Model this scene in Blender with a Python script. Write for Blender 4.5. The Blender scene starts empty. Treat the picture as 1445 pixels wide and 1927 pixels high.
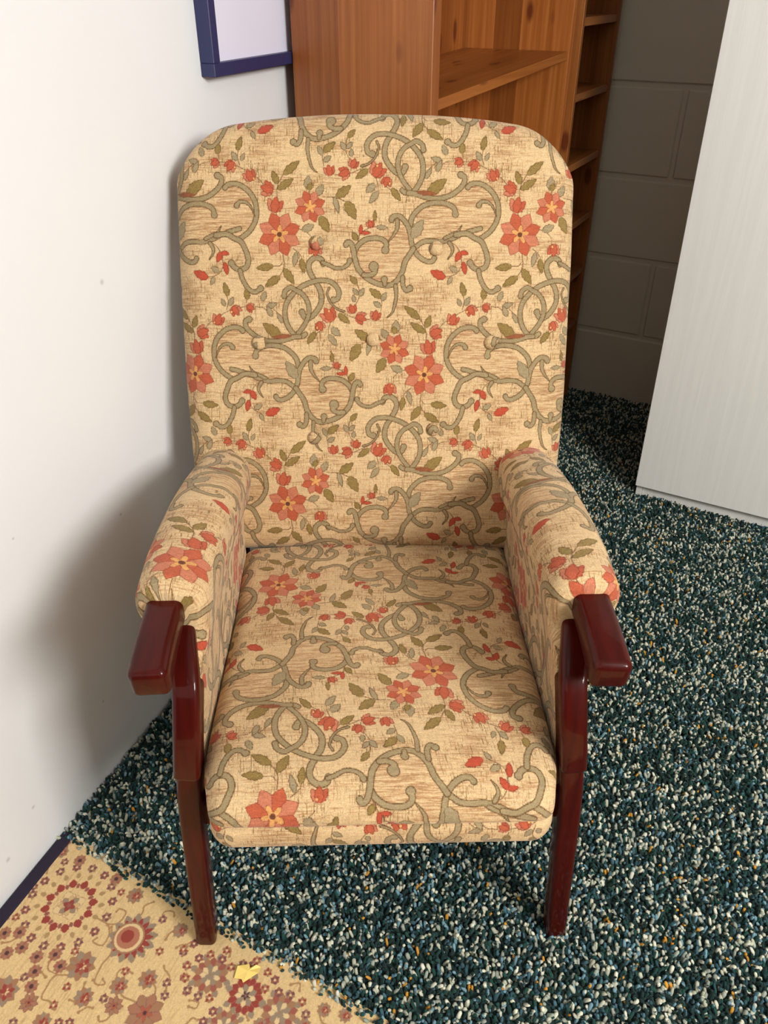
import bpy, math, json
import numpy as np
from mathutils import Vector, Matrix

S = bpy.context.scene
COL = S.collection

# ------------------------------------------------------------------ camera, light, exposure
cam_d = bpy.data.cameras.new('camera')
cam_d.sensor_fit = 'VERTICAL'; cam_d.sensor_height = 36.0
cam_d.lens = 1500.0/1927.0*36.0
cam_d.clip_start = 0.05
cam = bpy.data.objects.new('camera', cam_d); COL.objects.link(cam)
cam.location = (0, 0, 1.3); cam.rotation_euler = (math.radians(90-33.8), 0, 0)
S.camera = cam
S.view_settings.view_transform = 'Standard'; S.view_settings.look = 'None'
S.view_settings.gamma = 1.0; S.view_settings.use_curve_mapping = False
S.view_settings.exposure = 0.0

world = bpy.data.worlds.new('world'); S.world = world; world.use_nodes = True
bg = world.node_tree.nodes['Background']
bg.inputs[0].default_value = (1.0, 0.95, 0.88, 1); bg.inputs[1].default_value = 0.075

def area(name, loc, target, sx, sy, power, col):
    l = bpy.data.lights.new(name, 'AREA'); l.shape = 'RECTANGLE'; l.size = sx; l.size_y = sy
    l.energy = power; l.color = col
    o = bpy.data.objects.new(name, l); COL.objects.link(o); o.location = loc
    d = Vector(target)-Vector(loc); o.rotation_euler = d.to_track_quat('-Z', 'Y').to_euler()
    return o
area('window_daylight', (1.60, -.98, 2.02), (0.0, 1.0, 0.6), 0.75, 0.75, 94, (1.0, 0.985, 0.965))
area('rear_window_daylight', (-0.5, -1.9, 2.0), (0.1, 1.4, 0.5), 2.2, 1.3, 7, (1.0, 0.985, 0.96))  # added weak fill lamp behind the camera, lifts the ambient light

# ------------------------------------------------------------------ helpers
def link(name, me, mats=None, parent=None, smooth=True):
    o = bpy.data.objects.new(name, me); COL.objects.link(o)
    if mats:
        for m in (mats if isinstance(mats, (list, tuple)) else [mats]): me.materials.append(m)
    if smooth:
        me.polygons.foreach_set('use_smooth', [True]*len(me.polygons))
    if parent is not None: o.parent = parent
    return o
def tag(o, label=None, cat=None, group=None, kind=None):
    if label: o['label'] = label
    if cat: o['category'] = cat
    if group: o['group'] = group
    if kind: o['kind'] = kind
    return o
def empty(name, loc=(0, 0, 0), rz=0, label=None, cat=None, group=None):
    o = bpy.data.objects.new(name, None); COL.objects.link(o); o.location = loc; o.rotation_euler = (0, 0, rz)
    return tag(o, label, cat, group)
class MB:
    def __init__(s): s.v = []; s.f = []; s.uv = {}
    def box(s, x0, x1, y0, y1, z0, z1, b=0.0, M=None):
        """chamfered box"""
        b = min(b, (x1-x0)/2.01, (y1-y0)/2.01, (z1-z0)/2.01)
        n = len(s.v); idx = {}
        def P(x, y, z):
            p = Vector((x, y, z))
            if M is not None: p = M @ p
            s.v.append(tuple(p)); return len(s.v)-1
        if b <= 0:
            c = [P(x, y, z) for z in (z0, z1) for (x, y) in ((x0, y0), (x1, y0), (x1, y1), (x0, y1))]
            s.f += [tuple(c[i] for i in q) for q in ((3, 2, 1, 0), (4, 5, 6, 7), (0, 1, 5, 4), (1, 2, 6, 5), (2, 3, 7, 6), (3, 0, 4, 7))]
            return
        X = (x0, x1); Y = (y0, y1); Z = (z0, z1); sg = (1, -1)
        for i in (0, 1):
            for j in (0, 1):
                for k in (0, 1):
                    x, y, z = X[i], Y[j], Z[k]; dx, dy, dz = sg[i]*b, sg[j]*b, sg[k]*b
                    idx[i, j, k, 0] = P(x, y+dy, z+dz); idx[i, j, k, 1] = P(x+dx, y, z+dz); idx[i, j, k, 2] = P(x+dx, y+dy, z)
        q = lambda *a: s.f.append(tuple(a))
        for i in (0, 1):
            a = [idx[i, j, k, 0] for j, k in ((0, 0), (1, 0), (1, 1), (0, 1))]; q(*(a if i else a[::-1]))
            a = [idx[j, i, k, 1] for j, k in ((0, 0), (1, 0), (1, 1), (0, 1))]; q(*(a[::-1] if i else a))
            a = [idx[j, k, i, 2] for j, k in ((0, 0), (1, 0), (1, 1), (0, 1))]; q(*(a if i else a[::-1]))
        for i in (0, 1):
            for j in (0, 1):
                q(idx[i, j, 0, 0], idx[i, j, 0, 1], idx[i, j, 1, 1], idx[i, j, 1, 0])
                q(idx[i, 0, j, 0], idx[i, 1, j, 0], idx[i, 1, j, 2], idx[i, 0, j, 2])
                q(idx[0, i, j, 1], idx[1, i, j, 1], idx[1, i, j, 2], idx[0, i, j, 2])
                for k in (0, 1): q(idx[i, j, k, 0], idx[i, j, k, 1], idx[i, j, k, 2])
    def build(s, name, mat, parent=None, smooth=False, fix=True):
        me = bpy.data.meshes.new(name); me.from_pydata(s.v, [], s.f); me.update()
        if fix:
            import bmesh
            bm = bmesh.new(); bm.from_mesh(me); bmesh.ops.recalc_face_normals(bm, faces=bm.faces); bm.to_mesh(me); bm.free()
        return link(name, me, mat, parent, smooth)
def grid_mesh(name, V, UV, mat, parent=None, closed_u=False, caps=False, flip=False):
    """V: (n, m, 3) array; UV: (n, m, 2) in pattern metres; closed_u closes along axis 1 (loop)"""
    n, m = V.shape[:2]
    verts = V.reshape(-1, 3); faces = []
    mm = m if closed_u else m-1
    for i in range(n-1):
        for j in range(mm):
            a, b, c, d = i*m+j, i*m+(j+1) % m, (i+1)*m+(j+1) % m, (i+1)*m+j
            faces.append((a, b, c, d) if not flip else (d, c, b, a))
    if caps:
        faces.append(tuple(range(m))[::-1] if not flip else tuple(range(m)))
        faces.append(tuple((n-1)*m+k for k in range(m)) if not flip else tuple((n-1)*m+k for k in range(m))[::-1])
    me = bpy.data.meshes.new(name); me.from_pydata(verts.tolist(), [], faces); me.update()
    uvl = me.uv_layers.new(name='UVMap')
    uvf = UV.reshape(-1, 2)
    li = np.empty(len(me.loops), dtype=np.int32); me.loops.foreach_get('vertex_index', li)
    uvl.data.foreach_set('uv', uvf[li].astype(np.float32).ravel())
    return link(name, me, mat, parent, True)
def smooth_noise(x, y, seed, octs=((1, 1),)):
    r = np.random.RandomState(seed); out = np.zeros_like(x)
    for fr, am in octs:
        for k in range(6):
            a = r.uniform(0, 6.283); ph = r.uniform(0, 6.283); f = fr*r.uniform(.6, 1.5)
            out = out+am*np.sin((x*math.cos(a)+y*math.sin(a))*f+ph)/3
    return out

# ------------------------------------------------------------------ node material helpers
def newmat(name):
    m = bpy.data.materials.new(name); m.use_nodes = True
    nt = m.node_tree; b = nt.nodes['Principled BSDF']
    return m, nt, b
def N(nt, t, **kw):
    n = nt.nodes.new(t)
    for k, v in kw.items():
        if hasattr(n, k): setattr(n, k, v)
        else: n.inputs[k.replace('_', ' ')].default_value = v
    return n
def ramp(nt, src, stops):
    r = nt.nodes.new('ShaderNodeValToRGB'); e = r.color_ramp.elements
    while len(e) < len(stops): e.new(.5)
    for k, (p, c) in enumerate(stops): e[k].position = p; e[k].color = (*c, 1) if len(c) == 3 else c
    nt.links.new(src, r.inputs[0]); return r
def srgb(r, g, b):
    f = lambda c: (c/255/12.92) if c/255 <= .04045 else ((c/255+.055)/1.055)**2.4
    return (f(r), f(g), f(b))
def mix(nt, fac, a, b, mode='MIX'):
    m = nt.nodes.new('ShaderNodeMix'); m.data_type = 'RGBA'; m.blend_type = mode
    for inp, v in ((m.inputs[0], fac), (m.inputs[6], a), (m.inputs[7], b)):
        if hasattr(v, 'links') or hasattr(v, 'is_linked'): nt.links.new(v, inp)
        elif isinstance(v, (int, float)): inp.default_value = v
        else: inp.default_value = (*v, 1) if len(v) == 3 else v
    return m.outputs[2]
def math_n(nt, op, a, b=None, c=None):
    m = nt.nodes.new('ShaderNodeMath'); m.operation = op
    for k, v in enumerate((a, b, c)):
        if v is None: continue
        if hasattr(v, 'is_linked'): nt.links.new(v, m.inputs[k])
        else: m.inputs[k].default_value = v
    return m.outputs[0]
def bump(nt, b, h, strength=.3, dist=.002):
    n = nt.nodes.new('ShaderNodeBump'); n.inputs['Strength'].default_value = strength; n.inputs['Distance'].default_value = dist
    nt.links.new(h, n.inputs['Height']); nt.links.new(n.outputs[0], b.inputs['Normal']); return n
def obj_coords(nt, scale=(1, 1, 1), rot=(0, 0, 0), out='Object'):
    t = nt.nodes.new('ShaderNodeTexCoord'); mp = nt.nodes.new('ShaderNodeMapping')
    mp.inputs['Scale'].default_value = scale; mp.inputs['Rotation'].default_value = rot
    nt.links.new(t.outputs[out], mp.inputs[0]); return mp.outputs[0]
def noise(nt, vec, scale, detail=3, rough=.5):
    n = nt.nodes.new('ShaderNodeTexNoise'); n.inputs['Scale'].default_value = scale
    n.inputs['Detail'].default_value = detail; n.inputs['Roughness'].default_value = rough
    if vec is not None: nt.links.new(vec, n.inputs['Vector'])
    return n

# ------------------------------------------------------------------ pattern drawing (numpy) -> woven cloth designs
class Canvas:
    def __init__(s, wmm, hmm, res, base):
        s.r = res; s.W = int(round(wmm/res)); s.H = int(round(hmm/res)); s.w = wmm; s.h = hmm
        s.a = np.empty((s.H, s.W, 3), np.float32); s.a[:] = base
        rr = np.random.RandomState(5); s.jx = rr.normal(0, .32, (s.H, s.W)).astype(np.float32); s.jy = rr.normal(0, .32, (s.H, s.W)).astype(np.float32)
        s.tan = np.zeros((s.H, s.W), np.float32); s.mot = np.zeros((s.H, s.W), np.float32)
    def win(s, x0, y0, x1, y1, jit=1.0):
        i0, i1 = int(math.floor(x0/s.r)), int(math.ceil(x1/s.r)); j0, j1 = int(math.floor(y0/s.r)), int(math.ceil(y1/s.r))
        I = np.arange(i0, i1+1); J = np.arange(j0, j1+1)
        ix = np.ix_(J % s.H, I % s.W)
        X, Y = np.meshgrid(I*s.r, J*s.r)
        X = np.round(X/.5)*.5; Y = np.round(Y/.9)*.9
        return ix, X+s.jx[ix]*jit, Y+s.jy[ix]*jit
    def put(s, ix, m, col, mot=True):
        m = np.clip(m, 0, 1)[..., None]; s.a[ix] = s.a[ix]*(1-m)+np.array(col, np.float32)*m
        if mot: s.mot[ix] = np.maximum(s.mot[ix], m[..., 0])
def cr(pts, n=9):
    P = [np.array(p, float) for p in pts]
    if len(P) == 2: return np.array([P[0]+(P[1]-P[0])*t for t in np.linspace(0, 1, n)])
    P = [2*P[0]-P[1]]+P+[2*P[-1]-P[-2]]; out = []
    for i in range(1, len(P)-2):
        a, b, c, d = P[i-1:i+3]
        for t in np.linspace(0, 1, n, endpoint=False):
            out.append(.5*((2*b)+(c-a)*t+(2*a-5*b+4*c-d)*t*t+(3*b-a-3*c+d)*t**3))
    out.append(P[-2]); return np.array(out)
def seg_dist(X, Y, C):
    best = np.full(X.shape, 1e9); par = np.zeros(X.shape); L = len(C)-1
    for k in range(L):
        ax, ay = C[k]; bx, by = C[k+1]; dx, dy = bx-ax, by-ay; q = dx*dx+dy*dy+1e-9
        t = np.clip(((X-ax)*dx+(Y-ay)*dy)/q, 0, 1); d = np.hypot(X-ax-t*dx, Y-ay-t*dy)
        m = d < best; best = np.where(m, d, best); par = np.where(m, (k+t)/L, par)
    return best, par
def stroke(c, pts, w, col, oc, k0=0, k1=0, taper=0, ow=1.15):
    C = cr(pts); R = max(w/2, k0, k1)+2
    ix, X, Y = c.win(C[:, 0].min()-R, C[:, 1].min()-R, C[:, 0].max()+R, C[:, 1].max()+R)
    d, p = seg_dist(X, Y, C)
    hw = np.full(X.shape, w/2)
    if taper: hw = w/2*(1-.85*p**1.5)
    d2 = d-hw
    for e, k in ((C[0], k0), (C[-1], k1)):
        if k: d2 = np.minimum(d2, np.hypot(X-e[0], Y-e[1])-k)
    if oc is not None: c.put(ix, .5-(d2-ow*.5)/.5, oc)
    c.put(ix, .5-(d2+ow*.5)/.5, col)
def leafd(c, a, b, w, col, oc, hatch=None):
    a = np.array(a, float); b = np.array(b, float); L = np.hypot(*(b-a))+1e-6; d = (b-a)/L; n = np.array([-d[1], d[0]])
    R = w+2; ix, X, Y = c.win(min(a[0], b[0])-R, min(a[1], b[1])-R, max(a[0], b[0])+R, max(a[1], b[1])+R)
    t = ((X-a[0])*d[0]+(Y-a[1])*d[1])/L; q = (X-a[0])*n[0]+(Y-a[1])*n[1]
    tt = np.clip(t, 0, 1); hw = w/2*np.sin(math.pi*tt**.8)**.8*(1+.1*np.sin(tt*22))
    d2 = np.where((t < 0) | (t > 1), 9, np.abs(q)-hw)
    c.put(ix, .5-(d2-.35)/.5, oc); c.put(ix, .5-(d2+.55)/.5, col)
    if hatch is not None:
        c.put(ix, ((.5-(d2+.8)/.5).clip(0, 1))*(np.sin((X+Y*.6)*2.6) > .45)*.7, hatch)
def bloom(c, x, y, r, n, rot, cols, oc, inner=None, dark=None, pet=.62):
    ix, X, Y = c.win(x-r-2, y-r-2, x+r+2, y+r+2); A = np.arctan2(Y-y, X-x)-rot; D = np.hypot(X-x, Y-y)
    k = np.round(A/(2*math.pi/n)); da = A-k*2*math.pi/n
    t = np.clip(D/r, 0, 1)
    hw = r*pet*np.sin(math.pi*np.clip(t*.9+.12, 0, 1))**.9*.62
    q = np.abs(D*np.sin(da)); d2 = np.where(D*np.cos(da) > r, 9, q-hw)
    d2 = np.where(D < r*.45, np.minimum(d2, D-r*.45), d2)
    c.put(ix, .5-(d2-.3)/.5, oc)
    par = (k.astype(int) % 2)
    for j in (0, 1): c.put(ix, (.5-(d2+.5)/.5).clip(0, 1)*(par == j), cols[j])
    sep = (np.abs(np.abs(da)-math.pi/n)*D < .4) & (D > r*.2) & (d2 < -.5)
    c.put(ix, sep*.75, oc)
    if inner is not None:
        rr = r*(.29+.13*np.cos(A*5+.6)); c.put(ix, .5-(D-rr-.4)/.6, oc); c.put(ix, .5-(D-rr+.3)/.5, inner)
    if dark is not None: c.put(ix, .5-(D-r*.105)/.5, dark)
def belld(c, x, y, r, ang, cols, oc, dot=None, dc=None):
    a = math.radians(ang); bx, by = x-math.cos(a)*r*.55, y-math.sin(a)*r*.55
    for k, (da, l) in enumerate(((-.62, 1.25), (.62, 1.25), (0, 1.3))):
        e = (bx+math.cos(a+da)*r*l, by+math.sin(a+da)*r*l)
        leafd(c, (bx-math.cos(a+da)*r*.15, by-math.sin(a+da)*r*.15), e, r*.82, cols[k % 2], oc)
    if dot is not None:
        ix, X, Y = c.win(dot[0]-4, dot[1]-4, dot[0]+4, dot[1]+4); D = np.hypot(X-dot[0], Y-dot[1])
        c.put(ix, .5-(D-2.6)/.5, oc); c.put(ix, .5-(D-1.9)/.5, dc)
def fnoise(H, W, ly, lx, seed, anis=None):
    """tileable noise with correlation lengths ly, lx in pixels"""
    r = np.random.RandomState(seed).normal(size=(H, W)); fy = np.fft.fftfreq(H)[:, None]; fx = np.fft.fftfreq(W)[None]
    if anis is None: k = np.exp(-((fy*ly)**2+(fx*lx)**2)*8)
    else: k = anis(fy, fx)
    o = np.fft.ifft2(np.fft.fft2(r)*k).real; return ((o-o.mean())/o.std()).astype(np.float32)
def to_image(name, a):
    H, W = a.shape[:2]; im = bpy.data.images.new(name, W, H, alpha=False, float_buffer=False)
    px = np.ones((H, W, 4), np.float32); px[..., :3] = np.clip(a, 0, 1); im.pixels.foreach_set(px.ravel()); im.update(); im.pack(); return im
C8 = lambda *c: [v/255 for v in c]

MOT = json.loads(r'''[[["s",[-3.0,271.2,1.1,278.6,11.4,280.6,20.2,272.5,20.2,259.6,12.0,244.1,3.0,228.6,1.2,210.3,9.5,194.5,21.3,184.0,30.4,185.3,34.3,193.2],8.4,5,6,0],["s",[-1.4,273.2,-11.6,269.5,-23.7,263.9,-34.9,264.8,-43.2,269.5,-46.9,275.9],6.2,0,5,0],["s",[-19.1,671.1,-26.2,673.9,-27.6,686.7,-16.5,699.4,0.9,702.8,18.4,699.4,36.0,691.3,51.1,678.6,61.4,662.3,63.1,643.5,58.0,627.0,47.9,613.9,35.3,611.6,29.4,615.1],8.0,6,4,0],["s",[-12.1,690.6,-8.6,680.9,-14.1,666.9,-24.2,657.1,-36.9,652.4],3.1,0,0,0],["s",[63.7,677.4,61.6,685.5,52.3,691.3,43.5,686.7,34.8,682.0,26.1,671.6,22.4,657.6,24.2,643.5,31.3,629.4,41.6,616.3],7.5,5,0,0],["s",[39.8,611.0,49.4,610.1,67.8,604.8,85.3,602.7,104.5,606.0,120.1,615.0,130.3,626.5,130.9,636.2,124.8,639.5],8.0,0,6,0],["s",[136.8,620.6,141.9,625.0,153.3,626.3,165.6,622.2,178.2,611.6,185.7,598.4,188.0,581.8,185.0,566.8,174.9,551.7,159.3,540.0],8.0,5,0,0],["s",[155.5,592.6,159.4,597.6,169.9,597.6,178.9,590.1,185.1,575.2],7.1,5,0,1],["s",[42.9,560.4,45.7,572.8,54.4,583.8,67.4,592.7,84.9,596.2,102.4,594.5,114.1,587.9,117.0,578.3],8.0,0,6,0],["s",[12.1,569.3,14.3,573.9,23.8,575.3,32.6,568.7,40.0,557.6,43.3,545.1,46.1,529.7,55.1,514.2,68.5,505.0,78.9,504.1,83.3,509.3],8.0,5,5,0],["s",[21.6,568.7,21.3,556.2,15.4,545.1,6.3,534.6],7.1,0,0,1],["s",[52.0,526.9,63.7,534.6,78.4,536.7,94.6,535.6,112.2,540.2,124.9,545.8,138.4,550.6,158.8,556.2],7.5,0,0,0],["s",[100.6,540.8,116.4,548.4,122.6,552.6,127.7,561.0],6.2,0,0,1],["s",[118.3,545.9,128.9,548.0,137.8,547.5,148.6,541.6,161.2,534.9,168.8,519.6,172.3,506.0,167.8,494.9,157.1,491.4,148.1,494.9,142.9,501.7],8.4,0,6,0],["s",[107.9,534.0,113.0,524.7,111.8,516.2,105.7,507.7],6.2,0,0,1],["s",[157.2,489.7,161.2,475.1,170.7,459.5,181.6,455.1,190.8,460.8],7.5,0,6,0],["s",[1.9,522.0,3.4,531.8,-3.3,538.8,-17.2,540.9,-31.9,537.8,-43.8,528.3,-49.8,517.0],8.0,7,0,0],["s",[-62.9,530.4,-60.7,533.9,-54.8,532.5,-50.9,522.7,-48.4,508.6,-44.1,494.4,-35.2,483.0,-21.9,473.0,-5.5,467.0,9.4,465.9,21.3,473.0,30.1,487.3,34.5,502.9,41.8,514.2,48.4,524.1],8.4,5,0,0],["s",[-17.4,495.8,-15.2,487.3,-23.4,482.3,-33.8,482.3],8.0,9,0,0],["s",[0.4,475.2,1.2,467.3],7.1,6,0,0],["s",[30.9,478.7,31.4,465.9,37.0,457.2,43.0,460.8],7.1,0,6,0],["s",[19.1,465.1,20.2,450.0,18.1,435.6,13.2,421.0,5.0,413.7],6.6,0,0,1],["l",[46.0,540.9,64.1,570.0],17.6,"g"],["l",[71.6,610.5,101.6,632.8],17.6,"o"],["l",[53.4,612.5,86.8,609.5],7.1,"n"],["l",[234.0,640.2,260.0,661.2],12.4,"o"],["l",[223.6,617.3,250.0,633.7],11.7,"o"],["l",[223.6,625.5,215.4,645.9],10.7,"o"],["l",[-272.3,671.7,-269.7,689.4],10.3,"o"],["l",[-238.6,677.2,-232.8,700.4],9.8,"o"],["l",[-296.3,669.5,-303.3,685.6],9.8,"g"],["l",[-303.1,659.9,-322.4,665.7],8.8,"g"],["l",[-312.2,643.9,-304.7,661.7],9.3,"g"],["l",[-330.4,633.3,-320.9,650.6],7.8,"g"],["l",[-239.5,661.7,-248.2,676.1],9.3,"g"],["l",[-233.3,661.3,-227.0,673.3],6.9,"g"],["l",[-124.3,616.9,-123.8,638.3],13.5,"g"],["l",[-122.9,615.7,-119.7,628.1],9.3,"o"],["l",[-111.0,607.8,-98.6,624.1],11.8,"g"],["l",[-78.3,604.4,-54.2,622.5],14.2,"o"],["l",[-81.5,605.5,-74.6,579.3],8.8,"g"],["l",[-62.2,598.7,-46.7,570.1],16.7,"o"],["l",[-105.5,575.4,-90.9,550.0],15.2,"o"],["l",[-134.8,552.8,-115.1,561.6],12.2,"g"],["l",[213.4,496.6,184.9,493.1],11.7,"o"],["l",[223.9,480.2,198.5,463.8],12.8,"o"],["l",[231.1,492.3,247.5,468.1],12.8,"o"],["l",[252.7,518.8,247.5,494.9],9.2,"g"],["l",[260.3,508.5,265.0,485.4],9.6,"o"],["l",[-39.2,546.7,-37.7,562.4],6.8,"r"],["l",[-37.8,548.5,-21.9,549.2],6.2,"r"],["l",[-15.4,568.0,-14.9,584.5],6.8,"o"],["l",[-44.5,536.7,-52.4,550.6],9.7,"o"],["l",[-13.1,558.3,6.3,556.9],7.6,"g"],["l",[126.9,519.6,118.3,503.4],10.3,"r"],["l",[126.4,518.8,140.3,516.2],7.8,"r"],["l",[130.8,503.4,135.5,482.8],8.9,"r"],["l",[101.8,477.6,76.8,488.8],14.2,"r"],["l",[121.7,488.0,107.7,495.4],9.6,"g"],["l",[112.5,479.4,106.1,466.4],7.5,"g"],["l",[-26.3,648.3,-46.6,632.8],10.6,"o"],["l",[-14.8,625.4,-29.8,611.8],12.3,"g"],["l",[-9.4,613.9,-24.6,595.1],10.3,"g"],["l",[12.0,618.6,26.9,598.9],10.6,"o"],["l",[-99.1,674.6,-79.0,689.4],11.8,"o"],["l",[-100.1,669.5,-107.7,683.9],8.8,"g"],["l",[-98.6,659.9,-85.8,667.9],8.8,"g"],["l",[-58.7,696.6,-46.6,710.2],9.3,"o"],["l",[-62.5,677.2,-70.2,690.5],8.8,"g"],["l",[-60.8,679.5,-51.1,689.8],7.8,"g"],["l",[-54.2,667.3,-52.2,679.5],7.3,"g"],["t",[-100.8,605.5,-81.5,604.4,-70.6,601.0,-61.0,596.9],1.7],["t",[-149.4,556.2,-132.4,553.2,-122.8,545.8,-119.2,541.2],1.7],["t",[229.7,514.5,231.4,495.7,222.2,479.4,211.6,472.5],1.7],["t",[229.2,503.4,224.7,497.4,212.5,496.6],1.7],["t",[231.4,494.0,237.3,483.7],1.7],["t",[247.1,524.7,258.2,515.4,262.2,506.0],1.7],["t",[84.7,645.0,93.3,654.0,105.4,659.6,136.7,659.6,161.2,652.3,189.6,636.1,202.4,623.0],1.7],["t",[222.5,601.7,223.4,621.4,234.7,642.6],1.7],["t",[219.7,585.1,222.3,571.8],1.7],["t",[-235.5,655.0,-238.5,668.4,-236.1,679.5],1.7],["t",[-269.2,665.7,-271.0,673.9],1.7],["t",[-329.0,637.1,-318.3,653.9,-303.0,661.3],1.7],["t",[-43.8,533.9,-39.2,547.2,-26.0,556.2,-12.8,558.7],1.7],["t",[-20.1,563.1,-14.9,571.4],1.7],["t",[108.7,536.2,120.5,526.8,127.0,512.8,128.3,496.6,123.1,487.1,112.5,480.8,100.8,479.9],1.7],["t",[-14.7,638.2,-10.0,623.4,-10.5,612.5,-17.7,605.0],1.7],["t",[-80.4,639.6,-66.0,639.6,-53.0,642.0,-41.4,647.0,-24.1,655.0],1.7],["t",[3.3,620.7,14.9,613.9],1.7],["t",[-98.0,652.8,-100.2,667.3,-95.9,678.4],1.7],["t",[-54.3,660.6,-61.8,675.0,-61.6,689.4,-56.2,700.4],1.7],["b",[121.4,658.8],10.3,200,0],["b",[146.9,653.6],12.8,235,[154.3,651.5]],["b",[177.7,639.4],13.9,110,[184.8,634.1]],["b",[206.0,618.1],15.6,160,0],["b",[219.0,593.4],17.4,80,0],["b",[283.7,522.2],14.6,270,[280.8,528.1]],["b",[-22.7,563.1],9.1,110,0],["b",[-89.3,646.1],12.2,100,0],["b",[-65.3,641.6],13.5,200,0],["b",[-49.7,656.7],11.2,70,0],["b",[-10.4,647.0],17.6,60,[-11.1,653.0]],["b",[4.0,628.1],11.8,250,[9.1,625.4]],["f",[276.2,590.1],26.6,0],["f",[225.1,547.0],36.9,1]],[[57.7,566.8,78.5,591.8,111.8,600.0,135.9,621.4,158.6,624.7,182.2,598.4,181.5,566.8,159.2,541.6,127.1,550.1,100.6,543.3,68.7,536.6,49.1,543.3],[-46.7,528.3,-32.0,537.4,3.4,540.9,23.8,565.9,41.5,557.6,46.1,529.7,21.3,474.5,-2.5,468.7,-42.6,494.4]]]''')
PW, PS = 398.0, 229.0           # repeat width, half-drop row spacing (mm); every second row is mirrored
def fabric_design():
    base = C8(203, 172, 128)
    c = Canvas(PW, 2*PS, .45, base)
    E, polys = MOT
    G = lambda p, g: p if not g else [(-104.0-p[0]), p[1]-PS]
    pts = lambda f, g: [G([f[i], f[i+1]], g) for i in range(0, len(f), 2)]
    for g in (0, 1):
        for pl in polys:
            P = pts(pl, g); P = cr(P+[P[0]], 5); ix, X, Y = c.win(P[:, 0].min(), P[:, 1].min(), P[:, 0].max(), P[:, 1].max())
            ins = np.zeros(X.shape, bool)
            for k in range(len(P)-1):
                (x1, y1), (x2, y2) = P[k], P[k+1]
                ins ^= ((y1 > Y) != (y2 > Y)) & (X < (x2-x1)*(Y-y1)/(y2-y1+1e-9)+x1)
            c.tan[ix] = np.maximum(c.tan[ix], ins)
    H, W = c.H, c.W
    st1 = fnoise(H, W, 1.5, 24, 1); st2 = fnoise(H, W, .9, 9, 2); big = fnoise(H, W, 26, 60, 3); fine = fnoise(H, W, .6, .8, 4)
    br = np.array(C8(158, 118, 80)); lt = np.array(C8(220, 192, 150))
    k = np.clip((st1*.7+st2*.6+big*.5-.35)*.6, 0, 1)*(.8)+np.clip(c.tan*(.26+.20*st1+.20*st2), 0, .7)
    c.a = c.a*(1-k[..., None].clip(0, .9))+br*k[..., None].clip(0, .9)
    k = np.clip((-st1*.5-st2*.6-.5)*.5, 0, .8)[..., None]; c.a = c.a*(1-k)+lt*k
    vt = fnoise(H, W, 13, .95, 6); vb = fnoise(H, W, 3, 1.1, 7)
    k = (np.clip((vt*.95+vb*.5-1.1)*2.2, 0, 1)*(1-c.tan*.85)*.8*(np.clip(.75+big*.5, .15, 1)))[..., None]
    c.a = c.a*(1-k)+np.array(C8(118, 88, 52))*k
    scr = C8(150, 131, 96); oc = C8(92, 66, 38); red = C8(174, 86, 58); red2 = C8(184, 112, 84); roc = C8(116, 50, 36)
    LC = dict(g=(C8(152, 134, 101), C8(92, 68, 40), None), o=(C8(126, 102, 52), C8(92, 66, 34), C8(164, 140, 92)), r=(C8(174, 74, 50), roc, None), n=(C8(138, 82, 52), C8(120, 70, 44), None))
    for kind in 'stlbf':
        for g in (0, 1):
            for e in E:
                if e[0] != kind: continue
                P = pts(e[1], g)
                if kind == 's': stroke(c, P, e[2], scr, oc, e[3]*.885, e[4]*.885, e[5])
                elif kind == 't': stroke(c, P, e[2]*1.25, C8(104, 72, 48), None)
                elif kind == 'l': leafd(c, P[0], P[1], e[2], *LC[e[3]])
                elif kind == 'b':
                    ang = e[3] if not g else 180-e[3]
                    belld(c, P[0][0], P[0][1], e[2]*1.0, ang, (red, red2), roc, pts(e[4], g)[0] if e[4] else None, C8(218, 160, 96))
                else:
                    x, y = P[0]; bloom(c, x, y, e[2], 8, .35 if not g else math.pi-.35, (red, red2), roc, C8(206, 150, 88), C8(104, 58, 42) if e[3] else None)
    c.a *= (1+fine*.06+st2*.03+vb*.015)[..., None]
    k = (np.clip((vb-1.1)*.8, 0, 1)*c.mot*.25)[..., None]; c.a = c.a*(1-k)+np.array(C8(100, 76, 46))*k
    return c
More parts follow.
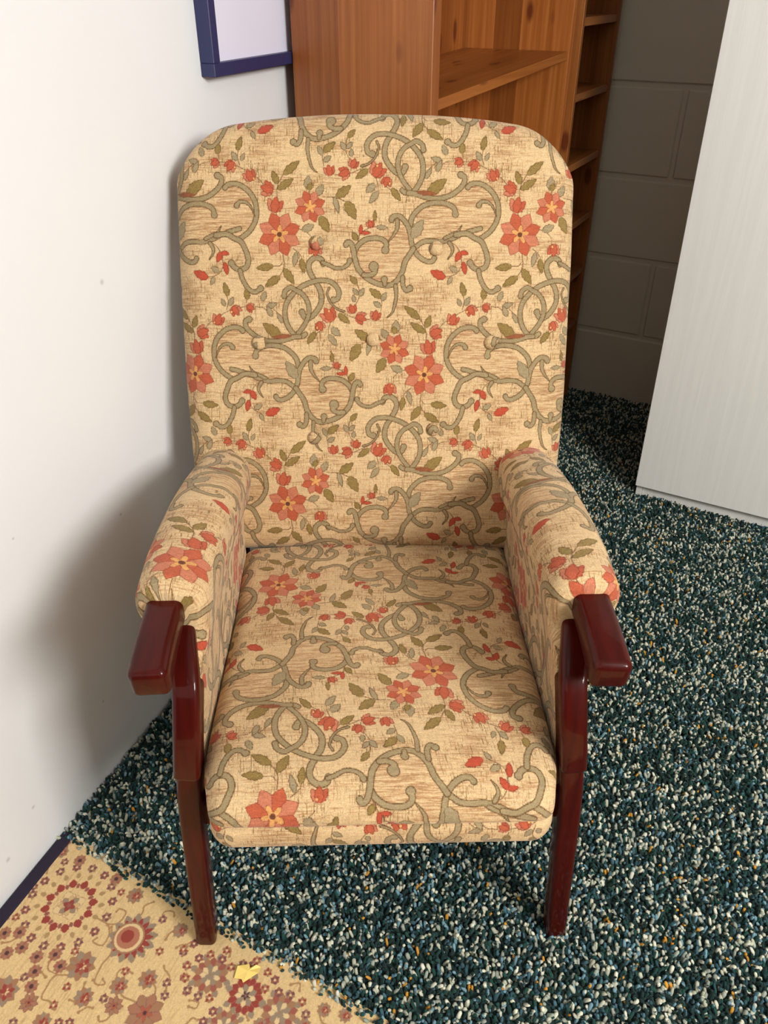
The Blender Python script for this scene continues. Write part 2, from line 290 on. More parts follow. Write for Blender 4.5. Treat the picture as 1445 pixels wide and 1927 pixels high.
CAR = json.loads(r'''[["R",1,105,501],["P",42,238,495],["A",26,189,428],["A",26,103,353],["B",30,325,407],["A",17,300,450],["A",17,224,391],["B",15,275,398],["B",15,151,354],["D",11.5,38,424],["D",11.5,60,434],["D",11.5,81,416],["D",11.5,65,400],["D",11.5,114,413],["D",11.5,139,427],["D",11.5,159,415],["D",11.5,127,394],["D",11.5,138,374],["D",11.5,67,575],["D",11.5,149,570],["A",14,303,534],["A",14,15,445],["A",14,25,577],["S",8,266,539],["S",8,172,553],["S",8,44,563],["S",8,36,452],["S",8,26,506],["S",8,165,443],["S",8,190,394],["S",8,254,401],["S",8,149,323],["S",8,228,354],["S",8,213,348],["S",8,260,447],["S",8,292,493],["S",8,331,456],["S",8,339,439],["S",8,345,490],["S",8,351,473],["S",8,367,457],["S",8,329,506],["S",8,189,365],["S",8,118,381],["A",16,198,557],["A",16,264,425],["A",16,189,339],["G",30,388,491],["H",30,455,485],["G",30,515,482],["G",26,447,434],["S",8,357,507],["S",8,371,519],["S",8,393,519],["S",8,346,490],["S",8,354,473],["S",8,367,459],["S",8,387,457],["S",8,405,461],["S",8,412,514],["S",8,427,525],["S",8,442,530],["S",8,470,528],["S",8,486,522],["S",8,478,505],["S",8,500,508],["S",8,519,511],["S",8,540,509],["S",8,553,495],["S",8,420,447],["S",8,414,429],["S",8,337,524],["S",8,392,534],["S",8,326,510],["S",8,445,538],["A",12,576,511],["A",12,609,516],["A",12,495,456],["A",12,557,480],["A",12,305,535],["c",0,157,501,186,498,199,485,200,467,182,466,184,473],["c",0,186,498,201,507,202,526,189,528,186,522],["c",0,195,497,220,465,219,442,223,418],["c",0,219,511,228,534,224,547,234,559],["c",0,183,410,161,400,161,380,165,366,180,367,195,361],["c",0,149,393,138,397],["c",0,266,420,281,414,300,415,306,411],["c",0,328,426,319,443,307,449],["c",0,275,398,278,380,269,372,263,377],["c",0,212,409,215,400,219,383,206,380],["c",0,336,445,330,465,316,472,312,476],["c",0,254,432,250,441,256,450,272,448],["c",0,221,417,231,414,242,419,234,424],["c",0,290,513,291,525,301,534],["c",0,267,535,261,550,274,557,281,551],["c",0,16,535,23,543,29,534],["c",0,46,410,56,416,62,425],["c",0,138,414,145,404,163,403],["c",0,231,371,238,381,247,384],["c",0,17,471,22,477,17,482],["c",0,387,534,397,538,401,527],["c",0,382,439,393,441,392,450,378,447],["c",0,512,525,524,532,529,522],["c",0,392,415,396,427,405,428],["c",0,571,505,579,495,589,493],["c",0,466,463,476,456],["c",0,314,508,320,515,335,518],["c",0,336,529,325,517]]''')
CW, CH = 760.0, 640.0
def carpet_design():
    c = Canvas(CW, CH, .7, C8(213, 182, 130))
    H, W = c.H, c.W
    st = fnoise(H, W, 22, 2.0, 11); s2 = fnoise(H, W, 8, 1.5, 12); fine = fnoise(H, W, 1, 1, 13)
    k = np.clip((st*.6+s2*.5-.3)*.28, 0, .5)[..., None]; c.a = c.a*(1-k)+np.array(C8(176, 138, 96))*k
    c.a *= (1+fine*.03)[..., None]
    red = C8(146, 64, 54); red2 = C8(152, 88, 72); brn = C8(156, 114, 84); grey = C8(146, 126, 104); mau = C8(118, 76, 74); cream = C8(216, 186, 136); dk = C8(84, 54, 56)
    def small(x, y, r, a=None, b=None, n=6, rot=.3, core=None): bloom(c, x, y, r, n, rot, (a or red2, b or mau), b or mau, None, None, .75); c_dot(x, y, r*.28, core or cream)
    def c_dot(x, y, r, col): ix, X, Y = c.win(x-r-1, y-r-1, x+r+1, y+r+1); c.put(ix, .5-(np.hypot(X-x, Y-y)-r)/.7, col)
    def ring(x, y, r0, r1, n, col, sz): 
        for k in range(n):
            a = k*6.283/n; leafd(c, (x+math.cos(a)*r0, y+math.sin(a)*r0), (x+math.cos(a)*r1, y+math.sin(a)*r1), sz, col, col)
    for e in CAR:
        if e[0] == 'c':
            P = [(e[i], e[i+1]) for i in range(2, len(e), 2)]; stroke(c, P, 3.8, C8(164, 124, 84), None, 3.2, 2.8)
    rr = np.random.RandomState(3)
    for e in CAR:
        if e[0] == 'c': continue
        kd, r, x, y = e; rot = (x*7+y*3) % 6
        if kd == 'S': small(x, y, r*.95, *(((red2, mau), (brn, mau), (red, brn))[(x+y) % 3]), rot=rot)
        elif kd == 'D': small(x, y, r, C8(156, 96, 80), brn, 9, rot, dk); c_dot(x, y, r*.3, dk)
        elif kd == 'A': bloom(c, x, y, r*.95, 9, rot, (brn, grey), None or C8(150, 112, 84)); bloom(c, x+r*.15, y, r*.55, 7, rot+.3, (red, red2), brn, cream); c_dot(x, y, r*.16, red)
        elif kd == 'B': bloom(c, x, y, r, 8, rot, (brn, C8(160, 110, 84)), mau, C8(166, 90, 66), dk)
        elif kd in 'GH':
            ring(x, y, r*.8, r*1.2, 8, grey, r*.3)
            bloom(c, x, y, r*.95, 14, rot, (red if kd == 'H' else red2, brn if kd == 'G' else red), brn); bloom(c, x, y, r*.6, 9, 0, (cream, grey), grey, dk if kd == 'H' else grey, brn)
        elif kd == 'P':
            ring(x, y, r*.5, r*.98, 13, grey, r*.30); ring(x, y, r*.3, r*.80, 15, red, r*.2)
            c_dot(x-6, y-2, r*.62, brn); c_dot(x-6, y-2, r*.55, cream); c_dot(x-7, y-2, r*.44, C8(170, 110, 84)); c_dot(x-9, y-1, r*.25, red)
        elif kd == 'R':
            ring(x, y, 32, 47, 12, red, 13); ring(x, y, 49, 60, 16, C8(166, 134, 92), 7)
            for k in range(12): a = k*6.283/12+.26; leafd(c, (x+math.cos(a)*31, y+math.sin(a)*31), (x+math.cos(a)*40, y+math.sin(a)*40), 5, red2, mau)
            for k in range(16): a = k*6.283/16+.1; small(x+math.cos(a)*72, y+math.sin(a)*70, 8.5, red2 if k % 2 else brn, mau, 6, a)
            D = 21
            for k in range(4): a = .785+k*1.5708; leafd(c, (x-math.cos(a)*4, y-math.sin(a)*4), (x+math.cos(a)*27, y+math.sin(a)*27), 26, cream, brn)
            bloom(c, x, y, 19, 8, .4, (C8(196, 164, 116), grey), brn); bloom(c, x, y, 12, 4, 0, (red, red), mau, red2, None)
    # smaller sprigs filling the ground where the sheet repeats
    for k in range(70):
        x, y = rr.uniform(0, CW), rr.uniform(0, CH)
        ins = 0 < x < 630 and 300 < y < 590
        if ins: continue
        t = rr.randint(5)
        if t == 0: bloom(c, x, y, 16, 8, k, (brn, red2), mau, cream, dk)
        else: small(x, y, rr.uniform(7, 11), red2 if t % 2 else brn, mau, 7, k)
    return c
fab = to_image('floral_weave', fabric_design().a)
car = to_image('carpet_weave', carpet_design().a)

def fabric_mat(name, img, wmm, hmm, relief=.35):
    m, nt, b = newmat(name)
    uv = N(nt, 'ShaderNodeUVMap'); uv.uv_map = 'UVMap'
    mp = N(nt, 'ShaderNodeMapping'); mp.inputs['Scale'].default_value = (1000/wmm, 1000/hmm, 1); nt.links.new(uv.outputs[0], mp.inputs[0])
    t = N(nt, 'ShaderNodeTexImage'); t.image = img; t.extension = 'REPEAT'; t.interpolation = 'Cubic'; nt.links.new(mp.outputs[0], t.inputs[0])
    nt.links.new(t.outputs[0], b.inputs['Base Color'])
    b.inputs['Roughness'].default_value = .9; b.inputs['Specular IOR Level'].default_value = .15
    b.inputs['Sheen Weight'].default_value = .12; b.inputs['Sheen Roughness'].default_value = .5
    mp2 = N(nt, 'ShaderNodeMapping'); mp2.inputs['Scale'].default_value = (1400, 520, 1); nt.links.new(uv.outputs[0], mp2.inputs[0])
    n = noise(nt, mp2.outputs[0], 1.0, 2); 
    bw = N(nt, 'ShaderNodeRGBToBW'); nt.links.new(t.outputs[0], bw.inputs[0])
    h = math_n(nt, 'ADD', math_n(nt, 'MULTIPLY', n.outputs[0], .8), bw.outputs[0])
    bump(nt, b, h, relief, .0012)
    return m
M_fab = fabric_mat('floral_chenille', fab, PW, 2*PS)
M_car = fabric_mat('patterned_carpet', car, CW, CH, .25)

# ------------------------------------------------------------------ plain materials
def m_paint(name, col, rough=.6, bumps=((60, .1, .002),), var=.02):
    m, nt, b = newmat(name); co = obj_coords(nt)
    n = noise(nt, co, 3.0, 3); c = mix(nt, n.outputs[0], [v*(1-var) for v in col], [min(1, v*(1+var)) for v in col])
    nt.links.new(c, b.inputs['Base Color']); b.inputs['Roughness'].default_value = rough
    sc, st, d = bumps[0]; n2 = noise(nt, co, sc, 4); bump(nt, b, n2.outputs[0], st, d)
    return m
M_wall = m_paint('white_wall_paint', (.765, .765, .76), .55, ((90, .06, .001),))
M_block = m_paint('cream_block_paint', srgb(206, 198, 178), .45, ((140, .5, .0006),), .03)
M_floor = m_paint('bare_floor', srgb(70, 62, 56), .8)
M_ceil = m_paint('white_ceiling', (.8, .8, .79), .8)
M_navy = m_paint('navy_frame_paint', srgb(38, 42, 84), .45)
M_board = m_paint('pale_board', srgb(226, 224, 240), .35, ((30, .02, .001),), .01)
M_bind = m_paint('dark_purple_binding', srgb(34, 24, 44), .9, ((500, .5, .002),), .2)

def m_wood_gloss():
    m, nt, b = newmat('mahogany_lacquer'); co = obj_coords(nt, (60, 8, 3))
    n = noise(nt, co, 1.2, 6, .65)
    c = ramp(nt, n.outputs[0], ((.3, srgb(50, 9, 6)), (.7, srgb(72, 14, 8))))
    nt.links.new(c.outputs[0], b.inputs['Base Color'])
    b.inputs['Roughness'].default_value = .35; b.inputs['Specular IOR Level'].default_value = .05; b.inputs['Coat Weight'].default_value = .32; b.inputs['Coat Roughness'].default_value = .07
    return m
M_mah = m_wood_gloss()
def m_pine(name, dark=.86, board=.075, axis=0):
    """edge-glued pine boards: staves across local x (or y), grain along z unless axis says otherwise"""
    m, nt, b = newmat(name); t = N(nt, 'ShaderNodeTexCoord'); sx = N(nt, 'ShaderNodeSeparateXYZ'); nt.links.new(t.outputs['UV'], sx.inputs[0])
    # UV: u across the grain in metres, v along the grain in metres
    wob = noise(nt, None, 1.0, 2); cm = N(nt, 'ShaderNodeCombineXYZ'); nt.links.new(sx.outputs[0], cm.inputs[0]); nt.links.new(sx.outputs[1], cm.inputs[1])
    cell = math_n(nt, 'FLOOR', math_n(nt, 'DIVIDE', sx.outputs[0], board))
    wn = N(nt, 'ShaderNodeTexWhiteNoise', noise_dimensions='1D'); nt.links.new(cell, wn.inputs['W'])
    # grain: stretched noise, offset per stave
    cb = N(nt, 'ShaderNodeCombineXYZ'); nt.links.new(math_n(nt, 'MULTIPLY', sx.outputs[0], 95.0), cb.inputs[0]); nt.links.new(math_n(nt, 'MULTIPLY', sx.outputs[1], 2.2), cb.inputs[1]); nt.links.new(math_n(nt, 'MULTIPLY', wn.outputs[0], 40.0), cb.inputs[2])
    g = noise(nt, cb.outputs[0], 1.0, 4, .6)
    # knots: voronoi in stretched space
    ck = N(nt, 'ShaderNodeCombineXYZ'); nt.links.new(math_n(nt, 'MULTIPLY', sx.outputs[0], 12.0), ck.inputs[0]); nt.links.new(math_n(nt, 'MULTIPLY', sx.outputs[1], 5.0), ck.inputs[1]); nt.links.new(math_n(nt, 'MULTIPLY', wn.outputs[0], 9.0), ck.inputs[2])
    v = N(nt, 'ShaderNodeTexVoronoi'); v.inputs['Scale'].default_value = 1.0; nt.links.new(ck.outputs[0], v.inputs['Vector'])
    knot = ramp(nt, v.outputs['Distance'], ((.10, (1, 1, 1)), (.17, (0, 0, 0))))
    c0 = ramp(nt, g.outputs[0], ((.3, srgb(168*dark, 92*dark, 34*dark)), (.52, srgb(190*dark, 112*dark, 48*dark)), (.72, srgb(206*dark, 130*dark, 62*dark))))
    tone = ramp(nt, wn.outputs[0], ((0, (.68, .62, .56)), (.5, (.92, .9, .88)), (1, (1.22, 1.24, 1.3))))
    c1 = mix(nt, 1.0, c0.outputs[0], tone.outputs[0], 'MULTIPLY')
    c2 = mix(nt, math_n(nt, 'MULTIPLY', knot.outputs[0], .85), c1, srgb(92, 36, 14))
    nt.links.new(c2, b.inputs['Base Color']); b.inputs['Roughness'].default_value = .38
    bump(nt, b, g.outputs[0], .05, .001)
    return m
M_pine = m_pine('varnished_pine'); M_pine_d = m_pine('aged_dark_pine', .72, .06)  # second pine: darker tones, narrower staves
def m_whitegrain():
    m, nt, b = newmat('white_woodgrain_laminate'); co = obj_coords(nt, (1, 1, .055))
    d = noise(nt, obj_coords(nt, (1.3, 1.3, .5)), 2.0, 2); w = N(nt, 'ShaderNodeTexWave'); w.wave_type = 'BANDS'; w.bands_direction = 'X'
    w.inputs['Scale'].default_value = 9; w.inputs['Distortion'].default_value = 16; w.inputs['Detail'].default_value = 3; w.inputs['Detail Scale'].default_value = 1.4; nt.links.new(co, w.inputs['Vector'])
    n = noise(nt, obj_coords(nt, (420, 420, 7)), 1.0, 3)
    h = math_n(nt, 'ADD', math_n(nt, 'MULTIPLY', w.outputs['Fac'], .25), n.outputs[0])
    c = ramp(nt, h, ((.35, srgb(222, 220, 213)), (.95, srgb(229, 227, 220)))); nt.links.new(c.outputs[0], b.inputs['Base Color'])
    b.inputs['Roughness'].default_value = .42; bump(nt, b, h, .09, .0012); return m
M_white = m_whitegrain()

# ------------------------------------------------------------------ room
A_L = math.radians(21.6)                       # direction of the left wall, clockwise from +Y
WL = Matrix(((math.cos(A_L), math.sin(A_L), 0, -.8767*math.cos(A_L)), (-math.sin(A_L), math.cos(A_L), 0, .8767*math.sin(A_L)), (0, 0, 1, 0), (0, 0, 0, 1)))
def L2W(rx, ry, z=0): return WL @ Vector((rx, ry, z))      # left-wall frame: rx out of the wall, ry along it
A_B = math.radians(-29.2)
WB0 = Vector((.709, 2.804)); dB = Vector((math.cos(A_B), math.sin(A_B)))
WBm = Matrix.Translation((WB0.x, WB0.y, 0)) @ Matrix.Rotation(A_B, 4, 'Z')    # back-wall frame: x along, y into the wall

def structure(name, mb, mat, smooth=False):
    o = mb.build(name, mat, None, smooth); o['kind'] = 'structure'; return o
mb = MB(); mb.box(-3.2, 3.2, -2.2, 4.2, -.06, -.012); structure('floor', mb, M_floor)
mb = MB(); mb.box(-.12, 0, -2.4, 3.35, -.02, 2.6, M=WL); structure('wall_left', mb, M_wall)
_nt = M_wall.node_tree; _b = _nt.nodes['Principled BSDF']; _src = _b.inputs['Base Color'].links[0].from_socket
_m = obj_coords(_nt, (1, 1, 1)); _acc = None
for _ry, _z, _r in ((.575, .115, .005), (.50, .07, .006), (.78, .17, .004), (1.00, .90, .006), (.93, .50, .004), (.70, .60, .003)):
    _p = L2W(0, _ry, _z); _d = N(_nt, 'ShaderNodeVectorMath', operation='DISTANCE'); _nt.links.new(_m, _d.inputs[0]); _d.inputs[1].default_value = _p
    _v = ramp(_nt, math_n(_nt, 'DIVIDE', _d.outputs['Value'], _r*2), ((.15, (.35, .35, .35)), (.5, (0, 0, 0)))).outputs[0]
    _acc = _v if _acc is None else math_n(_nt, 'ADD', _acc, _v)
_nt.links.new(mix(_nt, _acc, _src, srgb(120, 110, 105)), _b.inputs['Base Color'])
# back wall of painted blocks with raked joints
mb = MB(); mb.box(-1.3, 2.4, .004, .12, -.02, 2.6, M=WBm)
zs = [-.03, .241, .505, .765, 1.03, 1.295, 1.56, 1.825, 2.09, 2.355, 2.6]
for k in range(len(zs)-1):
    off = .228 if k % 2 else -.04
    x = off-.532*3
    while x < 2.4:
        a, b_ = max(x+.0065, -1.3), min(x+.532-.0065, 2.4)
        if b_-a > .03: mb.box(a, b_, -.003, .02, zs[k]+.007, zs[k+1]-.007, .0045, M=WBm)
        x += .532
structure('wall_back', mb, M_block)
# right wall with its window opening
mb = MB()
for b_ in ((-2.25, .1, -.02, 2.6), (-3.4, -2.25, -.02, 1.35), (-3.4, -2.25, 2.45, 2.6), (-4.3, -3.4, -.02, 2.6)):
    mb.box(2.62, 2.74, b_[0], b_[1], b_[2], b_[3], M=WBm)
structure('wall_right', mb, M_wall)
mb = MB()
for b_ in ((-3.40, -3.34, 1.35, 2.45), (-2.31, -2.25, 1.35, 2.45), (-3.34, -2.31, 1.35, 1.41), (-3.34, -2.31, 2.39, 2.45)):
    mb.box(2.66, 2.72, b_[0], b_[1], b_[2], b_[3], .002, M=WBm)
structure('window_1', mb, M_ceil)
mb = MB(); mb.box(-3.2, 3.2, -2.2, 4.2, 2.55, 2.62); structure('ceiling', mb, M_ceil)

# ------------------------------------------------------------------ wall frame
t = empty('picture_frame', L2W(0, 1.35, 1.157), -A_L, 'navy framed blank pale board hanging on the white left wall', 'picture frame')
W_, H_, D_, F_ = .62, .80, .028, .021
mb = MB()
mb.box(0, D_, 0, W_, 0, F_, .001); mb.box(0, D_, 0, W_, H_-F_, H_, .001); mb.box(0, D_, 0, F_, F_, H_-F_, .001); mb.box(0, D_, W_-F_, W_, F_, H_-F_, .001)
mb.build('frame', M_navy, t)
mb = MB(); mb.box(.003, .012, F_, W_-F_, F_, H_-F_); mb.build('board', M_board, t)

# ------------------------------------------------------------------ bookcases
def uv_box(o, along='z'):
    """per-face UV in metres: u across the grain, v along it"""
    me = o.data; uvl = me.uv_layers.new(name='UVMap'); ax = 'xyz'.index(along)
    seed = sum(ord(ch) for ch in o.name)+len(bpy.data.meshes)*.37
    for p in me.polygons:
        n = p.normal; other = [i for i in range(3) if i != ax]
        drop = max(other, key=lambda i: abs(n[i])); keep = [i for i in other if i != drop][0]
        for li in p.loop_indices:
            co = me.vertices[me.loops[li].vertex_index].co
            uvl.data[li].uv = (co[keep]+seed*.013, co[ax]+seed*.11)
def bookcase(name, loc, az, W, D, H, T, shelves, mat, label, tilt=None, back_inset=.012, kick=.06, TN=1.0):
    # local x: depth direction (towards the front), local y: along the width, z up
    t = empty(name, loc, 0, label, 'bookcase', 'pine bookcases along the left wall'); t.rotation_euler = (0, 0, -az)
    def part(n, along, *bx, M=None):
        mb = MB(); mb.box(*bx, .0015, M=M); o = mb.build(n, mat, t); uv_box(o, along); return o
    part('side_panel', 'z', 0, D, 0, T*TN, 0, H); part('side_panel', 'z', 0, D, W-T, W, 0, H)
    part('top_panel', 'y', 0, D, T, W-T, H-.03, H-.008)
    part('back_panel', 'z', .004, back_inset, T, W-T, kick, H-.03)
    part('plinth_board', 'y', D-.03, D-.012, T, W-T, 0, kick)
    for z in shelves:
        if tilt and abs(z-tilt[0]) < 1e-6:
            M = Matrix.Translation((0, W/2, z)) @ Matrix.Rotation(tilt[1], 4, 'X') @ Matrix.Translation((0, -W/2, -z))
        else: M = None
        part('shelf', 'y', back_inset, D-.004, T, W-T, z-.02, z, M=M)
    return t
AZB = math.radians(21.6+7.25)
FZ = -.010
bookcase('bookcase', (-.184, 1.835, FZ), AZB, .843, .312, 1.95, .022, [kk+.010 for kk in (.12, .45, .78, 1.123, 1.46, 1.72)], M_pine,
         'wide orange pine bookcase standing nearest, right behind the armchair', (1.123+.010, math.radians(2.6)), TN=1.5)
w_ = Vector((math.sin(AZB), math.cos(AZB), 0)); d_ = Vector((w_.y, -w_.x, 0))
q = Vector((-.184, 1.835, FZ))+w_*.85+d_*.03
bookcase('bookcase', q, AZB, .365, .30, 1.95, .018, [kk+.010 for kk in (.08, .30, .485, .665, .85, 1.035, 1.215, 1.42, 1.65)], M_pine_d,
         'narrow darker pine bookcase in the corner beyond the wide one, closely shelved')

# ------------------------------------------------------------------ wardrobe
A_W = math.radians(-29.65)
t = empty('wardrobe', (.751, 2.024, -.004), A_W, 'tall white woodgrain wardrobe standing at the right by the block wall', 'wardrobe')
t.rotation_euler = (0, -.010, A_W)
WW, WD, WH = .80, .50, 2.0
mb = MB(); mb.box(.001, .018, .020, WD, 0, WH, .0008); mb.build('side_panel', M_white, t)
mb = MB(); mb.box(WW-.018, WW, .020, WD, 0, WH, .0008); mb.build('side_panel', M_white, t)
mb = MB(); mb.box(.018, WW-.018, .022, WD, WH-.018, WH, .0008); mb.build('top_panel', M_white, t)
mb = MB(); mb.box(.018, WW-.018, WD-.006, WD, .04, WH-.018, .0008); mb.build('back_panel', M_white, t)
mb = MB(); mb.box(.018, WW-.018, .030, WD-.006, .045, .061, .0008); mb.build('base_panel', M_white, t)
mb = MB(); mb.box(.0185, WW-.0185, .028, .044, 0, .044, .0008); mb.build('plinth', M_white, t)
mb = MB(); mb.box(0, WW/2-.0015, 0, .018, .045, WH, .0012); mb.build('door', M_white, t)
mb = MB(); mb.box(WW/2+.0015, WW, 0, .018, .045, WH, .0012); o = mb.build('door', M_white, t)

# ------------------------------------------------------------------ beige patterned carpet with dark binding
t = empty('patterned_rug', L2W(.012, -.6, -.012), -A_L, 'beige carpet with red and brown floral pattern along the left wall', 'rug')
mb = MB(); q = [(.013, 0), (1.5, 0), (1.5, 1.03), (.013, 1.213)]
mb.v = [(x, y, 0) for x, y in q]+[(x, y, .0085) for x, y in q]; mb.f = [(3, 2, 1, 0), (4, 5, 6, 7)]+[(i, (i+1) % 4, 4+(i+1) % 4, 4+i) for i in range(4)]
o = mb.build('carpet_field', M_car, t)
me = o.data; uvl = me.uv_layers.new(name='UVMap')
for lp in me.loops:
    co = me.vertices[lp.vertex_index].co; uvl.data[lp.index].uv = (co.x+.012, co.y-.6)
mb = MB(); mb.box(-.010, .014, 0, 1.213, 0, .0115, .003); tag(mb.build('binding', M_bind, t), 'dark purple binding strip')

# ------------------------------------------------------------------ green shag rug
def shag():
    t = empty('shag_rug', (.4, 1.8, 0), 0, 'dark green shaggy rug flecked with cream, blue and ochre', 'rug')
    inv = Vector((.4, 1.8, 0))
    def lin(p, q, n=2): return [p+(q-p)*k/n for k in range(n+1)]
    a = L2W(.004, .600); b = L2W(.655, .520); 
    far_r = WBm @ Vector((1.25, -.006, 0)); far_l = L2W(.004, 2.93)
    near_r = a+(b-a)*2.45
    poly = [a, near_r, Vector((far_r.x+.25, .9, 0)), far_r, WBm @ Vector((-.55, -.006, 0)), far_l]
    P = np.array([[p.x, p.y] for p in poly])
    def inside(X, Y, PP):
        ins = np.zeros(X.shape, bool)
        for k in range(len(PP)):
            (x1, y1), (x2, y2) = PP[k], PP[(k+1) % len(PP)]
            ins ^= ((y1 > Y) != (y2 > Y)) & (X < (x2-x1)*(Y-y1)/(y2-y1+1e-12)+x1)
        return ins
    # backing
    mb = MB(); n = len(P)
    mb.v = [(x-.4, y-1.8, -.0115) for x, y in P]+[(x-.4, y-1.8, -.007) for x, y in P]
    mb.f = [tuple(range(n))[::-1], tuple(range(n, 2*n))]+[(i, (i+1) % n, n+(i+1) % n, n+i) for i in range(n)]
    m, nt, bb = newmat('dark_green_backing'); bb.inputs['Base Color'].default_value = (*srgb(22, 44, 42), 1); bb.inputs['Roughness'].default_value = 1
    mb.build('backing', m, t)
    r = np.random.RandomState(17); sp = .0060
    gx, gy = np.meshgrid(np.arange(P[:, 0].min(), P[:, 0].max(), sp), np.arange(P[:, 1].min(), P[:, 1].max(), sp*.9))
    gx = gx.ravel()+r.uniform(-.45, .45, gx.size)*sp; gy = gy.ravel()+r.uniform(-.45, .45, gy.size)*sp
    k = inside(gx, gy, P); 
    # skip what stands under the bookcases and far outside the view to the right
    k &= (gx < .30+gy*.62+.25)
    gx, gy = gx[k], gy[k]; n = len(gx)
    # colour clusters
    cl = smooth_noise(gx*1000, gy*1000, 3, ((.25, 1), (.5, .6))); bl = smooth_noise(gx*1000, gy*1000, 9, ((.06, 1), (.17, .8)))
    u = r.uniform(size=n)
    cols = np.empty((n, 3)); G = np.array([srgb(10, 38, 34), srgb(22, 64, 56), srgb(14, 48, 46)]); cols[:] = G[r.randint(3, size=n)]
    cream = (u < .26+.15*np.tanh(cl*1.4)); CR = np.array([srgb(206, 204, 182), srgb(180, 180, 158), srgb(150, 156, 142)]); cols[cream] = CR[r.randint(3, size=n)][cream]
    blue = (~cream) & (u < .36+.07*np.tanh(bl)+.12*np.clip((1.15-gy)/.35, 0, 1)); BL = np.array([srgb(104, 140, 152), srgb(62, 98, 110), srgb(40, 74, 82)]); cols[blue] = BL[r.randint(3, size=n)][blue]
    och = u > .985; cols[och] = srgb(196, 138, 44)
    cols *= r.uniform(.8, 1.15, (n, 1))
    # tuft geometry: bent stubby yarn, base ring, belly ring, tip
    Rm = r.uniform(.0022, .0034, n); Rm[cream] *= 1.18; Hh = r.uniform(.010, .019, n); la = r.uniform(0, 6.283, n); ll = r.uniform(.2, 1.0, n)*.010
    m5 = 5; a5 = np.arange(m5)*2*math.pi/m5
    V = np.empty((n, 3*m5+1, 3), np.float32)
    dx, dy = np.cos(la)*ll, np.sin(la)*ll
    for ring, (hz, rr_, le) in enumerate(((0, .6, 0), (.5, 1.0, .35), (.88, .85, .85))):
        for j in range(m5):
            V[:, ring*m5+j, 0] = gx+dx*le+np.cos(a5[j]+la)*Rm*rr_; V[:, ring*m5+j, 1] = gy+dy*le+np.sin(a5[j]+la)*Rm*rr_; V[:, ring*m5+j, 2] = hz*Hh+.001
    V[:, -1, 0] = gx+dx; V[:, -1, 1] = gy+dy; V[:, -1, 2] = Hh+.001
    V[..., 0] -= .4; V[..., 1] -= 1.8; V[..., 2] -= .0125
    fl_ = []
    for ring in (0, 1):
        for j in range(m5): fl_.append((ring*m5+j, ring*m5+(j+1) % m5, (ring+1)*m5+(j+1) % m5, (ring+1)*m5+j))
    tri = [(2*m5+j, 2*m5+(j+1) % m5, 3*m5) for j in range(m5)]
    base = (np.arange(n)*(3*m5+1))[:, None]
    q = (base[:, :, None]+np.array(fl_)[None]).reshape(n, -1); tt = (base[:, :, None]+np.array(tri)[None]).reshape(n, -1)
    loops = np.concatenate([q, tt], 1).ravel().astype(np.int32)
    nq, nt_ = len(fl_), len(tri); tot = np.tile(np.array([4]*nq+[3]*nt_, np.int32), n); start = np.concatenate([[0], np.cumsum(tot)[:-1]]).astype(np.int32)
    me = bpy.data.meshes.new('pile'); me.vertices.add(n*(3*m5+1)); me.vertices.foreach_set('co', V.ravel())
    me.loops.add(len(loops)); me.loops.foreach_set('vertex_index', loops); me.polygons.add(len(tot)); me.polygons.foreach_set('loop_start', start); me.polygons.foreach_set('loop_total', tot)
    me.update(calc_edges=True)
    ca = me.color_attributes.new('yarn', 'FLOAT_COLOR', 'POINT'); cc = np.ones((n, 3*m5+1, 4), np.float32); cc[..., :3] = cols[:, None, :]; ca.data.foreach_set('color', cc.ravel())
    m, nt, bb = newmat('shag_yarn'); at = N(nt, 'ShaderNodeAttribute'); at.attribute_name = 'yarn'; nt.links.new(at.outputs['Color'], bb.inputs['Base Color'])
    bb.inputs['Roughness'].default_value = .85; bb.inputs['Specular IOR Level'].default_value = .2; bb.inputs['Sheen Weight'].default_value = .15
    nn = noise(nt, obj_coords(nt), 900, 2); bump(nt, bb, nn.outputs[0], .4, .001)
    o = link('pile', me, m, t, True); o['kind'] = 'stuff'
shag()

# ------------------------------------------------------------------ armchair
chair = empty('armchair', (-.004, .70, 0), math.radians(1.4), 'high-backed armchair in cream floral fabric with dark red wooden arms', 'armchair')
CM = Matrix.Translation((-.004, .70, 0)) @ Matrix.Rotation(math.radians(1.4), 4, 'Z'); CMi = np.array(CM.inverted()); CMn = np.array(CM)
def loc2world(V): return V @ CMn[:3, :3].T+CMn[:3, 3]
BP0 = np.array([0, 1.175, .43]); BE = np.array([0, .25, .70]); BE = BE/np.linalg.norm(BE)
